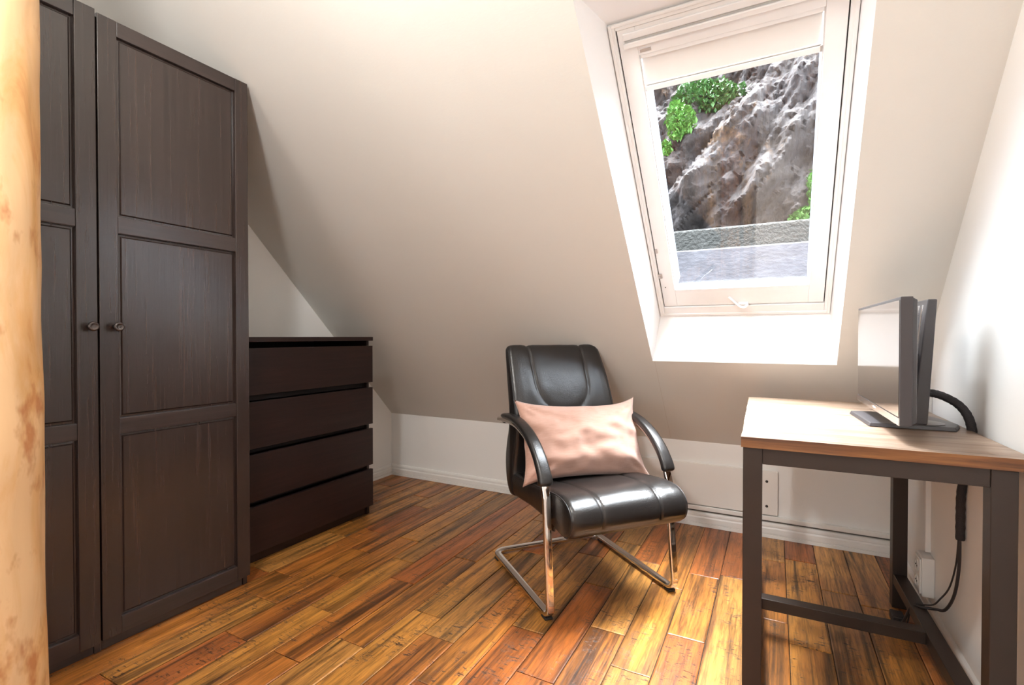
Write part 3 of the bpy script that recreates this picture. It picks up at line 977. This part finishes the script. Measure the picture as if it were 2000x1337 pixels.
# faceted flat foot
bm = bmesh.new()
foot = [(-.020, -.036), (-.032, .215), (.0, .230), (.130, .228), (.178, .165), (.198, .035), (.172, -.036), (.08, -.037)]
A_ = [bm.verts.new((x_, y_, 0)) for x_, y_ in foot]
cxm, cym = .085, .09
B_ = [bm.verts.new((cxm + (x_ - cxm) * .965, cym + (y_ - cym) * .965, .010)) for x_, y_ in foot]
bm.faces.new(A_[::-1]); bm.faces.new(B_)
for k in range(8): bm.faces.new((A_[k], A_[(k + 1) % 8], B_[(k + 1) % 8], B_[k]))
obj('stand_foot', bm, M['monitor_stand'], mo, local=True, bevel=.0015)
bm = bmesh.new(); lathe(bm, [(0.058, .0102), (0.058, .0115), (0.056, .012)], Matrix.Translation((.105, .030, 0)), 32)
obj('swivel_ring', bm, M['knob'], mo, local=True, smooth=True, angle=40)

# ------------------------------------------------------------------ cables
bm = bmesh.new()
path = [(0.366, 1.765, 0.832), (0.386, 1.768, 0.833), (0.412, 1.768, 0.826), (0.444, 1.766, 0.806), (0.464, 1.762, 0.776), (0.4725, 1.758, 0.735), (0.474, 1.775, 0.69), (0.474, 1.81, 0.62),
        (0.472, 1.836, 0.55), (0.472, 1.842, 0.48), (0.472, 1.842, 0.411)]
path = catmull(path, 7)
sc = [(1 + .05 * sin(i * 2.4), 1 + .05 * sin(i * 2.4)) for i in range(len(path))]
sweep(bm, path, circ(.0108, 12), (0, 0, 1), sc)
tag(obj('cable_sleeve', bm, M['sleeve'], smooth=True), 'thick black cable sleeve arching from the monitor down behind the desk', 'cable')
cables = (([(0.470, 1.838, 0.414), (0.470, 1.842, 0.33), (0.466, 1.865, 0.24), (0.462, 1.93, 0.165), (0.452, 1.985, 0.137), (0.425, 2.00, 0.1285), (0.400, 2.02, 0.115), (0.385, 2.05, 0.05), (0.385, 2.09, 0.018), (0.388, 2.125, 0.016)], .0042,
           'thicker black power cable hanging from the sleeve over the desk stretcher'),
          ([(0.470, 1.848, 0.414), (0.470, 1.868, 0.33), (0.467, 1.915, 0.24), (0.458, 1.972, 0.175), (0.450, 2.004, 0.142), (0.430, 2.02, 0.1285), (0.404, 2.035, 0.115), (0.398, 2.06, 0.05), (0.40, 2.09, 0.012), (0.398, 2.125, 0.010)], .0024,
           'thinner black cable hanging just left of the thick power cable'))
for pts, r, lab in cables:
    bm = bmesh.new(); sweep(bm, catmull(pts, 8), circ(r, 8), (1, 0, 0))
    tag(obj('power_cable', bm, M['cable'], smooth=True), lab, 'cable', 'cables hanging under the desk')
ps = thing('power_adapter', 'small black plug block lying on the floor by the rear desk leg', 'adapter', (0.385, 2.15, 0.0))
bxo('adapter_body', (0.366, 0.404, 2.120, 2.175, 0.0, 0.026), M['cable'], ps, bevel=.004)
bm = bmesh.new(); lathe(bm, [(0.004, 0), (0.0025, .02)], Matrix.Translation((.385, 2.175, .013)) @ Matrix.Rotation(-pi / 2, 4, 'X'), 10)
obj('adapter_cord', bm, M['silver'], ps)

# ------------------------------------------------------------------ office chair
CH = Vector((-0.728, 1.966, 0))
ch_rot = math.atan2(-0.632, 0.775) - radians(1.6)
chair = thing('office_chair', 'black leather cantilever office chair with chrome frame and curved padded arms', 'chair', CH, ch_rot)
HW = 0.265
zf = 0.0165
rp = []
side_r = [(-0.215, .630), (-0.12, .637), (-0.02, .634), (.06, .616), (.13, .585), (.19, .538), (.235, .475), (.258, .42)]
arc = catmull([Vector((a, 0, b_)) for a, b_ in side_r], 5)
arcR = [Vector((p.x, -HW, p.z)) for p in arc]
low = fillet([(.258, -HW, .42), (.270, -HW, .25), (.294, -HW, zf), (-.285, -HW, zf), (-.285, HW, zf), (.294, HW, zf), (.270, HW, .25), (.258, HW, .42)],
             [0, .3, .040, .055, .055, .040, .3, 0], 8)
arcL = [Vector((p.x, HW, p.z)) for p in reversed(arc)]
full = arcR[:-1] + low + arcL[1:]
bm = bmesh.new()
sweep(bm, full, rrect(.030, .018, .006), (0, 1, 0))
obj('chrome_frame', bm, M['chrome'], chair, local=True, smooth=True, angle=50)
for s in (-1, 1):
    for x_ in (.262, -.235):
        bm = bmesh.new(); box(bm, x_ - .018, x_ + .018, s * HW - .015, s * HW + .015, 0.0, .0095)
        obj('floor_glide', bm, M['rubber'], chair, local=True, bevel=.003)
    # arm pad
    pp = catmull([Vector((a, s * HW, b_)) for a, b_ in ((-.175, .650), (-.10, .656), (-.02, .653), (.065, .634), (.138, .600), (.200, .550), (.240, .497), (.254, .462))], 6)
    n_ = len(pp)
    scl = []
    for i in range(n_):
        t = i / (n_ - 1)
        e = min(1, max(0.12, sqrt(max(0, 1 - (1 - min(t / .10, 1)) ** 2)))) * min(1, max(0.12, sqrt(max(0, 1 - (1 - min((1 - t) / .07, 1)) ** 2))))
        scl.append(((0.75 + .35 * t) * (.5 + .5 * e), (0.75 + .35 * t) * e))
    bm = bmesh.new(); sweep(bm, pp, rrect(.052, .030, .0145, 5), (0, 1, 0), scl)
    obj('arm_pad', bm, M['leather'], chair, local=True, smooth=True)
    # seat carrier bracket from the leg
    bm = bmesh.new()
    box(bm, .225, .262, s * .235 - .004, s * .235 + .004, .300, .40)
    box(bm, .236, .256, min(s * .232, s * .264), max(s * .232, s * .264), .345, .385)
    obj('seat_bracket', bm, M['deskmetal'], chair, local=True, bevel=.002)
    bm = bmesh.new()
    box(bm, -.200, -.178, min(s * .22, s * .262), max(s * .22, s * .262), .615, .640)
    obj('back_bracket', bm, M['deskmetal'], chair, local=True, bevel=.002)
bm = bmesh.new(); sweep(bm, [(.20, -.235, .309), (.20, .235, .309)], rrect(.03, .014, .004), (1, 0, 0))
obj('cross_bar', bm, M['deskmetal'], chair, local=True)

def loft_cushion(name, section, halfw, rad, groove, parent, dens=7, nlat=90, wfun=None):
    sec = catmull([Vector((a, 0, b_)) for a, b_ in section], dens, closed=True)
    n_ = len(sec)
    nr = []
    for i in range(n_):
        t = (sec[(i + 1) % n_] - sec[i - 1]).normalized()
        nr.append(Vector((t.z, 0, -t.x)))
    cen = sum(sec, Vector()) / n_
    area = sum(sec[i].x * sec[(i + 1) % n_].z - sec[(i + 1) % n_].x * sec[i].z for i in range(n_))
    if area < 0: nr = [-v_ for v_ in nr]
    bm = bmesh.new()
    rings = []
    for j_ in range(nlat + 1):
        # cosine-ish spacing near the ends
        t = j_ / nlat * 2 - 1
        tt = sin(t * pi / 2) * .35 + t * .65
        d_ = halfw * (1 - abs(tt))
        u = max(0, 1 - d_ / rad)
        inset = rad * (1 - sqrt(max(0, 1 - u * u))) * .92
        ring = []
        for i in range(n_):
            w_ = (wfun(sec[i].z) if wfun else 1.0)
            y_ = tt * halfw * w_
            g = groove(y_, sec[i], nr[i]) if groove else 0
            p = sec[i] + nr[i] * (g - inset)
            wr_ = .0010 * noise.noise(Vector((sec[i].x * 14, y_ * 14, sec[i].z * 14))) * (1 if nr[i].x + nr[i].z > 0.2 else 0)
            p = p + nr[i] * wr_
            ring.append(bm.verts.new((p.x, y_, p.z)))
        rings.append(ring)
    for j_ in range(nlat):
        for i in range(n_):
            bm.faces.new((rings[j_][i], rings[j_][(i + 1) % n_], rings[j_ + 1][(i + 1) % n_], rings[j_ + 1][i]))
    bm.faces.new(rings[0][::-1]); bm.faces.new(rings[-1])
    return obj(name, bm, M['leather'], parent, local=True, smooth=True), sec, nr

# backrest with a U-shaped centre panel
U = []
for k in range(60):
    a = pi * k / 59
    U.append((.128 * cos(a), .790 - .128 * sin(a)))
for k in range(24):
    U.append((.128 + .006 * k / 24, .79 + .17 * k / 24)); U.append((-.128 - .006 * k / 24, .79 + .17 * k / 24))
def back_groove(y_, p, n_):
    if n_.x < 0.25 and not (p.z > .92 and n_.z > 0): return 0
    d_ = min((y_ - a) ** 2 + (p.z - b_) ** 2 for a, b_ in U)
    inside = (abs(y_) < .13 and p.z > .79) or (y_ * y_ + (p.z - .79) ** 2 < .128 ** 2)
    g = -.0055 * exp(-d_ / (.0042 ** 2))
    dd = sqrt(d_)
    if inside: g += .004 * min(1, dd / .03) ** .6
    else:
        g += .005 * min(1, dd / .03) ** .6 * max(0, min(1, (.245 - abs(y_)) / .05))
    return g
back_sec = [(-.235, .948), (-.212, .930), (-.180, .875), (-.145, .805), (-.112, .725), (-.092, .655), (-.090, .585), (-.105, .510), (-.122, .445), (-.122, .395), (-.112, .350),
            (-.118, .318), (-.155, .308), (-.192, .338), (-.214, .395), (-.218, .465), (-.202, .535), (-.180, .600), (-.176, .665), (-.190, .735), (-.214, .810), (-.238, .880), (-.254, .930)]
bk, bsec, bnr = loft_cushion('backrest', back_sec, .245, .022, back_groove, chair, wfun=lambda z: 1.0 - .06 * max(0, (z - .70) / .25) ** 1.5)
def seat_groove(y_, p, n_):
    if n_.z < -.35 or (n_.x < -.2): return 0
    off = .118 + .03 * (1 - min(1, max(0, (p.x + .1) / .5)))
    d_ = abs(abs(y_) - off)
    g = -.0055 * exp(-(d_ / .0040) ** 2)
    g += .004 * min(1, d_ / .03) ** .6 * max(0, min(1, (.245 - abs(y_)) / .05))
    return g
seat_sec = [(-.165, .395), (-.12, .408), (-.04, .412), (.08, .422), (.20, .436), (.29, .443), (.35, .434), (.388, .406), (.398, .365), (.384, .325), (.345, .303), (.29, .306),
            (.20, .318), (.06, .322), (-.07, .315), (-.14, .318), (-.172, .350)]
st_, ssec, snr = loft_cushion('seat', seat_sec, .242, .022, seat_groove, chair)
# side piping beads
def piping(sec, nr, hw, rad, parent, cond, wfun=None):
    for s in (-1, 1):
        pts = [sec[i] - nr[i] * (rad * .30) + Vector((0, s * (hw - rad * .22) * (wfun(sec[i].z) if wfun else 1), 0)) for i in range(len(sec)) if cond(sec[i], nr[i])]
        bm = bmesh.new(); sweep(bm, pts, circ(.0024, 6), (0, 1, 0))
        obj('piping', bm, M['thread'], parent, local=True, smooth=True)
piping(ssec, snr, .242, .022, st_, lambda p, n_: n_.z > .1 or n_.x > .2)
piping(bsec, bnr, .245, .022, bk, lambda p, n_: n_.x > .2 and p.z > .42, lambda z: 1.0 - .06 * max(0, (z - .70) / .25) ** 1.5)

# ------------------------------------------------------------------ pillow
def make_pillow():
    bm = bmesh.new()
    nu, nv = 56, 40
    Wp, Hp, Tp = .270, .158, .088
    g = {}
    for side_ in (1, -1):
        for i in range(nu + 1):
            for j_ in range(nv + 1):
                u = i / nu * 2 - 1; v_ = j_ / nv * 2 - 1
                edge = i in (0, nu) or j_ in (0, nv)
                if edge and side_ == -1:
                    g[i, j_, -1] = g[i, j_, 1]; continue
                px = u * Wp * (1 - .055 * (1 - v_ * v_)); py = v_ * Hp * (1 - .10 * (1 - u * u))
                # pulled ears
                e = (abs(u) * abs(v_)) ** 6
                px += (.012 + (.016 if u > 0 and v_ < 0 else 0)) * e * (1 if u > 0 else -1); py += (.016 + (.010 if u > 0 and v_ > 0 else 0)) * e * (1 if v_ > 0 else -1)
                t = max(0, (1 - abs(u) ** 2.6)) ** .55 * max(0, (1 - abs(v_) ** 2.2)) ** .60
                pz = Tp * t
                wr = noise.noise(Vector((u * 2.2 + v_ * .8, v_ * 2.6, side_ * 3))) * .017 + noise.noise(Vector((u * 6, v_ * 4 + 3, 1))) * .007
                # radial tucks near corners
                ca = math.atan2(abs(v_) - 1.05, abs(u) - 1.05)
                dcor = sqrt((abs(u) - 1) ** 2 + (abs(v_) - 1) ** 2)
                tuck = .009 * sin(ca * 14) * exp(-(dcor / .42) ** 2) * min(1, dcor * 5)
                pz = side_ * (pz + (wr + tuck) * min(1, t * 2.2))
                g[i, j_, side_] = bm.verts.new((px, py, pz))
    for side_ in (1, -1):
        for i in range(nu):
            for j_ in range(nv):
                bm.faces.new((g[i, j_, side_], g[i + 1, j_, side_], g[i + 1, j_ + 1, side_], g[i, j_ + 1, side_]))
    return bm
pl = thing('pillow', 'rectangular blush pink cloth cushion leaning on the backrest of the office chair', 'cushion', CH + Vector((0, 0, .43)), ch_rot)
o = obj('pillow_cover', make_pillow(), M['pillow'], pl, smooth=True, local=True)
# local: u -> chair left(+y), v -> up leaning back, normal -> forward
lean = radians(24)
yaw_p = radians(-3)
B3 = Matrix(((0, -sin(lean), cos(lean)), (1, 0, 0), (0, cos(lean), sin(lean)))).to_4x4()
o.matrix_local = Matrix.Translation((.036, .004, .134)) @ Matrix.Rotation(yaw_p, 4, 'Z') @ Matrix.Rotation(radians(-2.0), 4, 'X') @ B3

# ------------------------------------------------------------------ outside
def grid_face(name, x0, x1, z0, z1, nx, nz_, f, m):
    bm = bmesh.new()
    vv = [[bm.verts.new(f(x0 + (x1 - x0) * i / nx, z0 + (z1 - z0) * k / nz_)) for k in range(nz_ + 1)] for i in range(nx + 1)]
    for i in range(nx):
        for k in range(nz_):
            bm.faces.new((vv[i][k], vv[i + 1][k], vv[i + 1][k + 1], vv[i][k + 1]))
    return obj(name, bm, m, smooth=True, angle=35)
def cliff(x_, z_):
    y_ = 8.9 + .42 * (z_ - 2)
    a = radians(58)                    # strata climb to the right
    s_ = x_ * cos(a) + z_ * sin(a); t_ = -x_ * sin(a) + z_ * cos(a)
    t_ += .35 * noise.noise(Vector((s_ * .5, t_ * .5, 9)))
    d_ = 1.1 * noise.fractal(Vector((x_ * .33, z_ * .33, 2)), 1.0, 2.0, 4)
    k = t_ * 1.9
    saw = (k - math.floor(k))
    d_ += .30 * saw * (0.5 + noise.noise(Vector((math.floor(k) * 3.1, s_ * .6, 1))))
    d_ += .38 * noise.fractal(Vector((t_ * 2.6, s_ * .8, 7)), .7, 2.1, 5)
    d_ += .10 * abs(noise.noise(Vector((t_ * 7, s_ * 3.5, 3))))
    return Vector((x_, y_ - d_, z_))
cl = grid_face('rock_cliff', -6, 9, 1.6, 11, 330, 210, cliff, M['rock'])
tag(cl, 'craggy grey and brown rock cliff face seen through the skylight', 'cliff')
# two stepped retaining walls
bm = bmesh.new(); box(bm, -9, 14, 6.9, 7.3, -3, 2.13)
tag(obj('retaining_wall', bm, M['concrete'], bevel=.02), 'grey stained concrete retaining wall at the foot of the cliff', 'wall')
bm = bmesh.new(); box(bm, -9, 14, 7.5, 8.0, 0.0, 2.52)
tag(obj('kerb_wall', bm, M['darkwall'], bevel=.03), 'dark mossy stone ledge between the concrete wall and the rock', 'wall')
bm = bmesh.new(); box(bm, -12, 16, 2.95, 14, -3.4, -3.0)
tag(obj('ground', bm, M['soil']), kind='structure')

def bush(loc, rx, rz_, n_, m, label, seed):
    random.seed(seed)
    bm = bmesh.new()
    for _ in range(n_):
        a = random.uniform(0, 2 * pi); b_ = math.acos(random.uniform(-1, 1)); r = random.uniform(.35, 1) ** .5
        p = Vector((rx * r * sin(b_) * cos(a), .6 * rx * r * sin(b_) * sin(a), rz_ * r * cos(b_)))
        p *= 1 + .35 * noise.noise(p * 3)
        s = random.uniform(.035, .075)
        q = Matrix.Rotation(random.uniform(0, 6.28), 3, 'Z') @ Matrix.Rotation(random.uniform(-1.2, 1.2), 3, 'X')
        pts = [Vector((0, -s, 0)), Vector((s * .5, 0, s * .15)), Vector((0, s, 0)), Vector((-s * .5, 0, s * .15))]
        poly(bm, [p + q @ c_ for c_ in pts])
    o = obj('bush', bm, m, recalc=False)
    o.location = loc
    tag(o, label, 'bush', 'bushes on the rock cliff')
def on_cliff(x_, z_, out=.12):
    p = cliff(x_, z_); return (p.x, p.y - out, p.z)
bush(on_cliff(-1.10, 5.45), .70, .36, 2600, M['leaf_dark'], 'dark green leafy bush high on the cliff just under the blind', 1)
bush(on_cliff(-1.52, 4.85, .2), .26, .34, 900, M['leaf'], 'light green bush on the cliff below the dark bush', 2)
bush(on_cliff(-1.76, 4.35), .10, .20, 260, M['leaf'], 'small green tuft at the left edge of the pane', 3)
bush(on_cliff(0.40, 2.85, .3), .24, .22, 700, M['leaf'], 'bright green bush low at the right edge of the pane', 4)
bush(on_cliff(0.55, 3.35, .2), .12, .28, 300, M['leaf'], 'narrow green sprig above the low bush at the right edge', 6)
